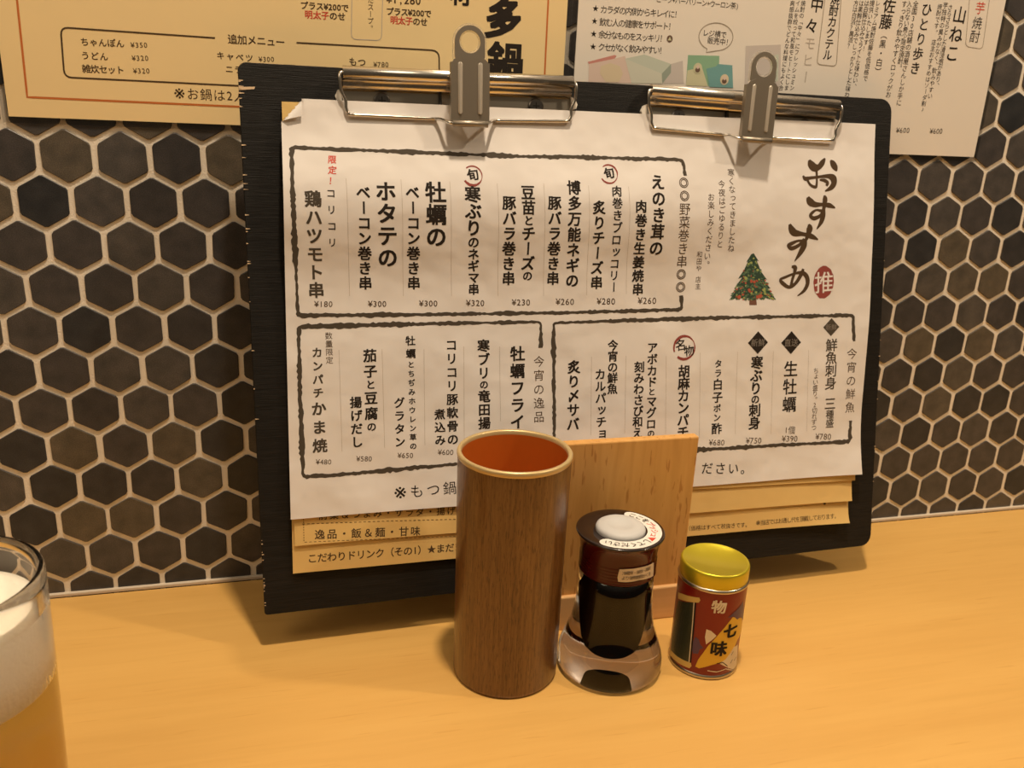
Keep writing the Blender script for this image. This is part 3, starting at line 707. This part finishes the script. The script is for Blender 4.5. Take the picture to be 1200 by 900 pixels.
t = thing('recommended_menu', 'white handwritten style menu sheet of skewers held by both clips', 'menu', tuple(BP(BW / 2, .06, .005)))
sheet(t, WS, [(329, 114.5), (1026, 145.5), (1010.5, 556), (340.7, 609)], M_paper, fold=((0, 0), math.radians(-42), .0085))
c5 = crop(320, 160, 4.092); c6 = crop(560, 160, 4.092); c7 = crop(780, 160, 4.09); l1 = crop(330, 370, 4.615); l2 = crop(580, 370, 5.0); l3 = crop(800, 360, 4.5)
B_, M_, R_ = .0275, .014, .004
dish = Parts(t, 'dish_name', [M_ink, M_greyink])
for c, s_, a_, b_, sz, bd, mi in (
        (c5, 'コリコリ', (277, 272), (284, 508), 46 / 4.09, M_, 0), (c5, '鶏ハツモト串', (192, 298), (207, 736), 82 / 4.09, B_, 1),
        (c5, 'ホタテの', (540, 262), (550, 580), 100 / 4.09, B_, 0), (c5, 'ベーコン巻き串', (432, 268), (443, 702), 68 / 4.09, B_, 0),
        (c5, '牡蠣の', (780, 267), (783, 480), 102 / 4.09, B_, 0), (c5, 'ベーコン巻き串', (668, 268), (675, 702), 66 / 4.09, B_, 0),
        (c5, '寒ぶり<のネギマ串>', (957, 277), (962, 732), 78 / 4.09, B_, 0),
        (c6, '豆苗<と>チーズ<の>', (240, 268), (238, 668), 68 / 4.09, B_, 0), (c6, '豚バラ巻き串', (150, 318), (147, 680), 66 / 4.09, B_, 0),
        (c6, '博多万能ネギの', (460, 245), (452, 690), 66 / 4.09, B_, 0), (c6, '豚バラ巻き串', (368, 318), (360, 680), 64 / 4.09, B_, 0),
        (c6, '肉巻きブロッコリー', (666, 262), (652, 722), 50 / 4.09, .020, 0), (c6, '炙りチーズ串', (582, 340), (569, 700), 62 / 4.09, B_, 0),
        (c6, 'えのき茸の', (862, 218), (855, 535), 68 / 4.09, B_, 0), (c6, '肉巻き生姜焼串', (783, 335), (767, 732), 57 / 4.09, B_, 0),
        (l1, '<カンパチ>かま焼', (192, 198), (207, 702), 82 / 4.615, .0275, 1), (l1, '茄子<と>豆腐<の>', (478, 215), (487, 600), 74 / 4.615, B_, 0),
        (l1, '揚げだし', (402, 468), (408, 682), 66 / 4.615, B_, 0), (l1, '牡蠣<とちぢみホウレン草の>', (697, 135), (712, 705), 54 / 4.615, .0255, 0),
        (l1, 'グラタン', (637, 470), (640, 682), 60 / 4.615, .0255, 0), (l1, 'コリコリ豚軟骨の', (918, 158), (926, 668), 64 / 4.615, .0255, 0),
        (l1, '煮込み', (856, 533), (858, 672), 60 / 4.615, .0255, 0), (l1, '寒ブリ<の>竜田揚', (1092, 162), (1097, 580), 68 / 4.615, B_, 0),
        (l2, '牡蠣フライ', (133, 222), (132, 622), 88 / 5, B_, 0), (l2, '炙り〆サバ', (463, 300), (457, 635), 76 / 5, B_, 0),
        (l2, '今宵の鮮魚', (691, 173), (688, 428), 62 / 5, .0255, 0), (l2, 'カルパッチョ', (617, 343), (625, 690), 64 / 5, .0255, 0),
        (l2, 'アボカド<と>マグロ<の>', (923, 187), (914, 690), 62 / 5, .0255, 0), (l2, '刻みわさび和え', (846, 300), (835, 685), 62 / 5, .0255, 0),
        (l2, '胡麻カンパチ', (1108, 325), (1101, 682), 70 / 5, B_, 0),
        (l3, '<タラ>白子<ポン>酢', (188, 298), (179, 640), 56 / 4.5, .0255, 0), (l3, '寒ぶり<の>刺身', (392, 292), (378, 610), 64 / 4.5, B_, 0),
        (l3, '生牡蠣', (570, 325), (562, 512), 76 / 4.5, .016, 0), (l3, '鮮魚刺身 三<種盛>', (785, 200), (775, 612), 62 / 4.5, .014, 1)):
    vtxt(WS, dish, s_, c(*a_), c(*b_), sz, bd, mi)
sm = Parts(t, 'note_text', M_brownink)
for c, s_, a_, b_, sz, bd in ((c6, '◎◎野菜巻き串◎◎', (987, 222), (972, 722), 55 / 4.09, 0), (c7, '寒くなってきましたね', (313, 173), (313, 535), 34 / 4.09, 0),
        (c7, '今夜はごゆるりと', (268, 228), (260, 515), 34 / 4.09, 0), (c7, 'お楽しみください。', (218, 290), (196, 612), 34 / 4.09, 0), (c7, '和田や 店主', (163, 565), (155, 718), 28 / 4.09, 0),
        (l1, '数量限定', (255, 108), (259, 240), 42 / 4.615, 0), (l2, '今宵の逸品', (258, 268), (258, 592), 66 / 5, -.004), (l3, '今宵の鮮魚', (892, 245), (882, 528), 54 / 4.5, -.004),
        (l3, 'ちょい盛り。2切れずつ', (703, 335), (692, 635), 29 / 4.5, .004)):
    vtxt(WS, sm, s_, c(*a_), c(*b_), sz, bd)
pr = Parts(t, 'price', M_brownink)
for c, k, lst in ((c5, 4.09, (('¥180', 242, 803), ('¥300', 500, 802), ('¥300', 745, 800), ('¥320', 970, 798))), (c6, 4.09, (('¥230', 207, 795), ('¥260', 418, 792), ('¥280', 615, 790), ('¥260', 812, 787))),
                  (l1, 4.615, (('¥480', 228, 790), ('¥580', 447, 773), ('¥650', 670, 755), ('¥600', 888, 738))), (l3, 4.5, (('¥680', 180, 713), ('¥750', 375, 703), ('¥390', 565, 693), ('¥780', 742, 682)))):
    for s_, x, y in lst: price(WS, pr, s_, c(x, y), 22 if k < 4.2 else 18.5, 9.6 if k < 4.2 else 8.6)
htxt(WS, pr, '1個', l3(546, 648), l3(575, 648), 8.5)
rd = MB(); vtxt(WS, rd, '限定！', c5(283, 110), c5(286, 212), 42 / 4.09, .02, 0, shear=.12); rd.build('limited_text', M_red, t, 'red brush lettering')
ft = Parts(t, 'footer_text', M_ink); htxt(WS, ft, '※もつ鍋', L4(780, 172), L4(1048, 147), 16.5, .002); htxt(WS, ft, 'ださい。', L5(132, 132), L5(343, 134), 13.5, .006)
# brushed frames
fr = Parts(t, 'border_frame', M_greyink, 'rough dark brush-stroke frame')
def frame(P, w=.0027): ribbon(WS, fr, pxpath(WS, rounded(P, 4.5)), w, 0, .34, step=.0017)
frame([c6(993, 188), c6(982, 112), c6(560, 100), c6(200, 95), c5(540, 70), c5(88, 52), c5(95, 300), c5(120, 858), c5(560, 855), c6(0, 850), c6(400, 845), c6(978, 830), c6(975, 762)])
frame([l2(270, 188), l2(268, 36), l2(0, 40), l1(700, 45), l1(92, 60), l1(98, 400), l1(116, 872), l1(400, 852), l1(960, 800), (600, 533)])
frame([l3(903, 180), l3(898, 42), l3(400, 52), l2(1200, 15), l2(700, 30), l2(344, 42), l2(346, 400), l2(346, 700), (651, 546), (740, 537), l3(90, 752), l3(500, 728), l3(882, 708), l3(884, 598)])
th = Parts(t, 'column_rule', M_thin)
for c, x0, y0, x1, y1 in ((c5, 350, 200, 367, 765), (c5, 613, 205, 625, 765), (c5, 847, 215, 856, 765), (c6, 92, 225, 97, 765), (c6, 315, 225, 315, 765), (c6, 530, 235, 522, 760), (c6, 722, 240, 712, 755),
        (l1, 310, 185, 327, 735), (l1, 543, 180, 557, 715), (l1, 770, 180, 775, 700), (l1, 985, 165, 988, 690), (l2, 28, 180, 32, 620), (l2, 566, 240, 562, 700), (l2, 768, 235, 760, 690), (l2, 1003, 235, 1000, 690),
        (l3, 92, 240, 88, 690), (l3, 290, 235, 277, 670), (l3, 478, 230, 466, 670), (l3, 664, 225, 655, 655)):
    ribbon(WS, th, pxpath(WS, [c(x0, y0), c(x1, y1)]), .00022, step=.002)
# big brushed title
tt = MB()
def stroke(P, mi=0, k=.00026 / .00056 * .56): 
    S_ = smooth_path([(*WS.inv(*c7(x, y)), w) for x, y, w in P], 7)
    ribbon(WS, tt, [(p[0], p[1]) for p in S_], 0, mi, 0, widths=[max(p[2], 1) * .00024 for p in S_], h=INK * (1 + .15 * random.random()))
stroke([(688, 112, 8), (696, 132, 22), (712, 148, 24), (734, 146, 16), (752, 124, 16), (764, 104, 5)])
stroke([(722, 145, 10), (724, 185, 7), (724, 225, 7), (718, 242, 9), (694, 232, 8), (678, 206, 7)])
stroke([(658, 188, 5), (668, 202, 12), (684, 200, 10), (730, 194, 8), (776, 190, 12), (802, 200, 22), (806, 224, 18), (792, 246, 14), (764, 262, 4)])
stroke([(738, 208, 5), (760, 210, 10), (776, 222, 10), (770, 236, 8)])
stroke([(790, 114, 6), (800, 128, 18), (812, 148, 18), (820, 166, 5)])
stroke([(681, 290, 10), (692, 312, 22), (716, 326, 16), (752, 326, 10), (784, 330, 14), (812, 342, 4)])
stroke([(760, 282, 6), (764, 300, 16), (760, 332, 13), (752, 356, 10), (724, 352, 6), (704, 364, 9), (694, 380, 10), (712, 392, 12), (742, 378, 10), (756, 350, 8)])
stroke([(758, 345, 10), (754, 380, 16), (744, 412, 13), (724, 444, 3)])
stroke([(594, 420, 8), (604, 446, 20), (620, 462, 20), (660, 468, 11), (698, 478, 15), (730, 494, 4)])
stroke([(686, 420, 6), (690, 440, 20), (682, 470, 14), (668, 498, 10), (634, 500, 7), (606, 512, 11), (588, 522, 10), (604, 536, 12), (640, 520, 10), (664, 490, 8)])
stroke([(668, 490, 10), (664, 520, 18), (646, 556, 15), (618, 598, 3)])
stroke([(604, 624, 6), (620, 628, 14), (618, 650, 10), (606, 690, 9), (602, 716, 11), (596, 726, 4)])
stroke([(660, 634, 8), (648, 664, 12), (622, 704, 10), (592, 722, 10), (562, 704, 12), (550, 686, 8), (574, 674, 8), (620, 656, 7), (656, 654, 12), (676, 672, 14), (680, 704, 13), (664, 738, 10), (632, 764, 3)])
tt.build('title_lettering', M_brownink, t, 'large brown brush lettering')
# marks, seal and tree picture
def red_ring(name, c, r, label, a0, a1, txt):
    mb = MB(); cc = WS.inv(*c); k = 30; P = []; wd = []
    for i in range(k + 1):
        a = math.radians(a0 + (a1 - a0) * i / k); P.append((cc[0] + r * math.cos(a), cc[1] + r * math.sin(a))); wd.append(r * (.07 + .16 * abs(math.sin(i / k * PI * 1.6 + .5))))
    ribbon(WS, mb, P, 0, 0, .1, widths=wd)
    for ch, dx, dy, sz, rot, bd in txt: put(WS, mb, ch, (cc[0] + dx * r, cc[1] + dy * r), sz * r, bd, 1, rot, INK * 1.4)
    mb.build(name, [M_seal, M_ink], t, label)
for c in (c5(957, 188), c6(628, 180)):
    red_ring('season_mark', c, .0058, 'small red ring mark with a black brush character', 130, -150, (('旬', .02, .12, 1.25, .15, .03),))
red_ring('specialty_mark', l2(1110, 187), .0078, 'red brush ring around two black characters', 200, -130, (('名', -.35, .25, 1.05, .1, .012), ('物', .45, -.28, 1.0, .1, .012)))
for c, r, s_ in ((l3(397, 187), .0079, '新鮮'), (l3(572, 187), .0081, '直送'), (l3(783, 105), .0064, '新鮮')):
    mb = MB(); cc = WS.inv(*c); patch(WS, mb, [(cc[0] - r, cc[1]), (cc[0], cc[1] - r), (cc[0] + r, cc[1]), (cc[0], cc[1] + r)])
    for ch, dx in zip(s_, (-.36, .36)): put(WS, mb, ch, (cc[0] + dx * r, cc[1]), r * .72, 0, 1, 0, INK * 1.5)
    mb.build('diamond_mark', [M_ink if r > .007 else M_greyink, mat('grey_print', (.22, .19, .16), .7)], t, 'black diamond with two small grey characters')
mb = MB(); cc = WS.inv(*c7(757, 699)); patch(WS, mb, ellipse(cc, .0082, .0113, 40, .06)); put(WS, mb, '推', (cc[0] + .0003, cc[1]), .0158, .008, 1, 0.05, INK * 1.6)
mb.build('seal_stamp', [M_seal, M_paper], t, 'dark red oval seal with a white character')
mb = MB(); r5 = random.Random(5); Tp = lambda x, y: WS.inv(*c7(x, y)); C0 = 416
out = []; tiers = [(562, 3), (600, 26), (596, 18), (640, 44), (634, 32), (684, 64), (676, 48), (728, 86), (720, 68), (776, 108)]
side = lambda sg: [(C0 + sg * (w + r5.uniform(-4, 6)), y + r5.uniform(-3, 3)) for y, w in tiers]
L_, Rr = side(-1), side(1)
bot = [(C0 + 108 - 216 * i / 14, 776 + r5.uniform(-10, 8)) for i in range(1, 14)]
patch(WS, mb, [Tp(*p) for p in Rr + bot + L_[::-1]], 0)
patch(WS, mb, [Tp(*p) for p in ((402, 765), (434, 765), (437, 808), (401, 808))], 4, INK * .8)
for i in range(420):
    y = 575 + 205 * math.sqrt(r5.random()); hw_ = (y - 562) / 214 * 104; x = C0 + r5.uniform(-1, 1) * hw_; kx = r5.uniform(3, 9)
    z_ = r5.random(); mi = 0 if z_ < .3 else 1 if z_ < .78 else 2 if z_ < .92 else 3
    dx = (x - C0) * .05; a = [Tp(x, y - r5.uniform(2, 5)), Tp(x + kx + dx, y + r5.uniform(0, 5)), Tp(x + dx, y + r5.uniform(5, 9)), Tp(x - kx + dx, y + r5.uniform(0, 5))]
    patch(WS, mb, a[::-1], mi, INK * (1.1 + .9 * r5.random()))
for x, y, rr_, mi in ((352, 770, 9, 3), (452, 765, 10, 3), (425, 697, 7, 3), (385, 680, 7, 2), (440, 640, 6, 2), (410, 605, 6, 2), (470, 735, 7, 2), (400, 735, 7, 3), (440, 770, 7, 3)):
    patch(WS, mb, [Tp(x + rr_ * math.cos(j), y + rr_ * math.sin(j)) for j in [k * PI / 6 for k in range(12)]][::-1], mi, INK * 2.4)
mb.build('tree_picture', [M_treeA, M_treeB, M_treeC, M_treeR, M_trunk], t, 'printed picture of a decorated fir tree')

# ================================================================== WOODEN MENU STAND
t = thing('menu_stand', 'pale beech stand holding the clipboard upright, behind the bottle', 'stand', (0.3215, -0.09, 0.0))
mb = MB(); mb.box(.2715, .3720, -.1005, -.0935, .0235, .1308, .0009); mb.build('front_panel', M_beech, t)
mb = MB(); mb.box(.2710, .3728, -.1034, -.0885, 0.0, .0245, .0010); mb.build('front_rail', M_beech_h, t)
mb = MB(); mb.box(.2710, .3728, -.0884, -.045, 0.0, .0225, .0010); mb.build('base', M_beech_h, t)

# ================================================================== CHOPSTICK CUP
cx, cy = .24089, -.13246
t = thing('wooden_cup', 'tall brown woodgrain cup with a gold rim and orange inside', 'cup', (cx, cy, 0))
mb = MB(); mb.lathe(cx, cy, [(.0, 0.0), (.0295, 0.0), (.0311, .0008), (.0315, .003), (.0316, .07), (.0320, .12), (.0322, .1398)], 96); body = mb.build('body', M_cup, t)
mb = MB(); mb.lathe(cx, cy, [(.0322, .1397), (.0325, .1402), (.0326, .1421), (.0320, .1430), (.0307, .1430), (.0300, .1424), (.0299, .1400)], 96); mb.build('rim', M_gold, t, 'gold painted rim')
mb = MB(); mb.lathe(cx, cy, [(.0299, .1404), (.0296, .10), (.0292, .02), (.0285, .006), (.0, .004)], 96); mb.build('lining', M_lacquer, t, 'orange lacquered inside')

# ================================================================== SOY SAUCE BOTTLE
cx, cy = .30485, -.14201
t = thing('soy_sauce_bottle', 'glass soy sauce bottle with dark red cap and white button', 'bottle', (cx, cy, 0))
outer = [(.0, .0022), (.010, .0020), (.019, .0010), (.0235, .0002), (.0285, .0002), (.0312, .0020), (.0322, .0055), (.0319, .0105), (.0302, .0165), (.0277, .0235), (.0254, .0310), (.0238, .0390), (.0229, .0480), (.0224, .0570), (.0221, .0690)]
inner = [(.0148, .0690), (.0144, .0560), (.0134, .0400), (.0123, .0240), (.0117, .0180), (.0106, .0138), (.0084, .0115), (.0050, .0105), (.0, .0102)]
mb = MB(); mb.lathe(cx, cy, smooth_path(outer[:-1], 3) + [outer[-1]] + inner, 96); mb.build('glass_body', M_glass, t, 'thick clear glass flaring to a wide foot')
mb = MB(); mb.lathe(cx, cy, [(r + .00012 if r else 0, z) for r, z in inner][::-1] + [(.0, .0690)], 96); mb.build('soy_sauce', M_sauce, t, 'black soy sauce filling the bottle')
mb = MB(); ribs = []
for k in range(5): ribs += [(.0226, .0690 + k * .0020), (.0229, .0697 + k * .0020), (.0226, .0704 + k * .0020)]
mb.lathe(cx, cy, [(.0, .0676), (.0224, .0676), (.0230, .0679), (.0230, .0684)] + ribs + [(.0226, .0790), (.0229, .0830), (.0236, .0868), (.0247, .0897), (.0258, .0915)], 96)
cap = mb.build('cap', M_cap, t)
mb = MB(); mb.lathe(cx, cy, [(.0258, .0915), (.0261, .0921), (.0258, .0927), (.0250, .0929), (.0150, .0924), (.0142, .0918), (.0, .0918)], 96); mb.build('cap_top', M_captop, cap, 'glossy brown-black cap top')
mb = MB(); mb.lathe(cx, cy, [(.0146, .0918), (.0147, .0936), (.0142, .0948), (.0128, .0957), (.0085, .0961), (.0066, .0958), (.0050, .0950), (.0, .0946)], 72); mb.build('push_button', M_button, t, 'white round push button')
D_ = Disc(cx, cy, .0929, .0200)
a_s, a_e = math.radians(-50) * D_.rm, math.radians(134) * D_.rm
mb = MB(); k = 60; hwid = .0042; P = []
for i in range(k + 1): P.append((a_s + (a_e - a_s) * i / k, hwid))
P += [(a_e + hwid * math.sin(j * PI / 8), hwid * math.cos(j * PI / 8)) for j in range(1, 8)]
for i in range(k + 1): P.append((a_e + (a_s - a_e) * i / k, -hwid))
P += [(a_s - hwid * math.sin(j * PI / 8), -hwid * math.cos(j * PI / 8)) for j in range(1, 8)]
patch(D_, mb, P[::-1], 0, .0001, .004); stk = mb.build('ring_sticker', M_sticker, cap, 'white arc sticker around the button')
mb = MB(); s_ = 'ここをプッシュ▼してください'; n = len(s_)
for i, ch in enumerate(s_):
    put(D_, mb, ch, (a_s + (a_e - a_s) * (i + .2) / (n - .6), 0), .0051, .012, 1 if ch in 'プッシュ▼' else 0, 0, .00022)
mb.build('sticker_text', [M_ink, M_red], cap)
CS = Cyl(cx, cy, .0232); c7b = crop(640, 580, 3.75)
mb = MB(); patch(CS, mb, [CS.inv(*c7b(*p)) for p in ((322, 326), (360, 325), (420, 316), (472, 296), (470, 355), (410, 373), (350, 383), (316, 380), (314, 360))], 0, .0002, .003); mb.build('side_label', M_cream, cap, 'small cream paper label')
mb = MB(); 
htxt(CS, mb, '冷蔵庫・保存・期限', c7b(343, 343), c7b(452, 322), 3.6, 0); htxt(CS, mb, 'より使用期限がくる', c7b(340, 364), c7b(452, 345), 3.6, 0)
for i, v in enumerate(mb.v):
    d = Vector((v.x - cx, v.y - cy, 0)); l = d.length; mb.v[i] = Vector((cx, cy, v.z)) + d * ((.0232 + .0004) / l)
mb.build('label_text', M_brownink, cap)

# ================================================================== SHICHIMI CAN
cx, cy = .36521, -.14982
t = thing('spice_can', 'small red spice can with a yellow-gold lid, right of the bottle', 'can', (cx, cy, 0))
RB = .02075
mb = MB(); mb.lathe(cx, cy, [(.0, .001), (.0200, .001), (RB, .0028), (RB, .0598)], 96); body = mb.build('body', M_canred, t)
mb = MB(); mb.lathe(cx, cy, [(.0196, 0), (.0210, .0003), (.02145, .0010), (.02145, .0018), (.0211, .0026), (RB, .0030)], 96); mb.build('bottom_rim', M_tin, t, 'tin seam ring')
mb = MB(); mb.lathe(cx, cy, [(RB, .0592), (.0213, .0598), (.0214, .0604), (.0212, .0612), (.0206, .0616)], 96); mb.build('top_rim', M_tin, t, 'tin seam ring')
mb = MB(); mb.lathe(cx, cy, [(.0203, .0610), (.0206, .0616), (.0206, .0700), (.0203, .0708), (.0197, .0712), (.0190, .0712), (.0186, .0707), (.0, .0705)], 96); mb.build('lid', M_lid, t, 'shiny yellow-gold lid')
K = Cyl(cx, cy, RB); c8 = crop(770, 620, 4.738); k_ = lambda *P: [K.inv(*c8(*p)) for p in P]
art = MB(); ml = .0025; hh = .00010
patch(K, art, k_((118, 395), (212, 408), (206, 500), (190, 620), (180, 742), (76, 690), (84, 600), (100, 480)), 0, hh, ml)
patch(K, art, k_((118, 350), (140, 358), (235, 380), (241, 395), (232, 408), (140, 394), (118, 385)), 1, hh * 1.5, ml)
patch(K, art, k_((66, 665), (80, 672), (188, 742), (192, 760), (180, 772), (80, 706), (62, 690)), 1, hh * 1.5, ml)
ribbon(K, art, k_((214, 408), (206, 520), (186, 742)), .0009, 5, step=.002, h=hh * 1.6); ribbon(K, art, k_((206, 408), (198, 520), (178, 738)), .0006, 6, step=.002, h=hh * 1.7)
patch(K, art, k_((212, 598), (232, 612), (240, 640), (258, 660), (236, 668), (228, 692), (200, 690), (192, 660), (200, 625)), 3, hh, ml)
patch(K, art, k_((274, 556), (300, 565), (330, 592), (310, 612), (285, 630), (272, 640), (266, 600)), 4, hh, ml)
patch(K, art, k_((212, 762), (228, 725), (285, 645), (345, 580), (395, 520), (420, 488), (470, 492), (470, 560), (446, 612), (412, 690), (370, 730), (300, 755), (232, 772)), 2, hh * 1.4, ml)
patch(K, art, k_((392, 492), (428, 460), (462, 425), (476, 400), (478, 505), (462, 486), (444, 502), (424, 484)), 3, hh * 1.8, ml)
for j in range(6):
    ribbon(K, art, k_((395 + 8 * j, 775 - 4 * j), (405 + 7 * j, 720), (425 + 4 * j, 655 + 6 * j)), .0005, 4, step=.002, h=hh * 2)
patch(K, art, k_((345, 745), (380, 722), (425, 655), (446, 640), (440, 780), (400, 772)), 4, hh * 1.6, ml)
ribbon(K, art, k_((280, 785), (330, 792), (380, 775), (420, 782)), .0006, 4, step=.002, h=hh * 2); ribbon(K, art, k_((330, 745), (365, 740), (390, 760)), .0005, 5, step=.002, h=hh * 2.4)
for x, y in ((410, 700), (425, 730), (405, 745)): ribbon(K, art, k_((x, y), (x + 12, y - 22)), .0004, 5, step=.002, h=hh * 2.4)
o = art.build('label_art', [M_candark, M_cangold, M_canyellow, M_canpurple, M_cancream, M_ink, M_cancream], body, 'printed pepper, scroll and leaf artwork')
ch = MB(); S_ = pxscale(K, c8(340, 560))
put(K, ch, '物', K.inv(*c8(345, 432)), 17.5 * S_, .028, 1, -.02, .0003); put(K, ch, '七', K.inv(*c8(408, 563)), 18 * S_ * 1.1, .045, 0, 0, .0004); put(K, ch, '味', K.inv(*c8(343, 663)), 21 * S_, .035, 0, 0, .0004)
ch.build('label_text', [M_ink, M_cancream], body, 'bold black and cream characters')

# ================================================================== BEER MUG
cx, cy = -.0200, -.2140
t = thing('beer_glass', 'glass of amber beer with white foam at the left edge', 'glass', (cx, cy, 0))
mb = MB(); mb.lathe(cx, cy, [(.0, 0.0), (.0330, 0.0), (.0358, .0015), (.0366, .006), (.0380, .05), (.0392, .10), (.0398, .130), (.0396, .1345), (.0386, .1362), (.0374, .1360), (.0364, .1340), (.0362, .128),
                             (.0352, .10), (.0342, .05), (.0330, .018), (.0300, .012), (.0, .0105)], 96)
mb.build('glass_wall', M_glass, t, 'clear glass wall')
mb = MB(); mb.lathe(cx, cy, [(.0, .0104), (.0301, .0119), (.0331, .018), (.0343, .05), (.0349, .0850), (.0, .0850)], 96); mb.build('beer', M_beer, t, 'amber beer')
mb = MB(); mb.lathe(cx, cy, [(.0, .0851), (.0349, .0851), (.0353, .10), (.0360, .118), (.0352, .1205), (.030, .1225), (.02, .1235), (.0, .124)], 72); mb.build('foam', M_foam, t, 'white beer foam')
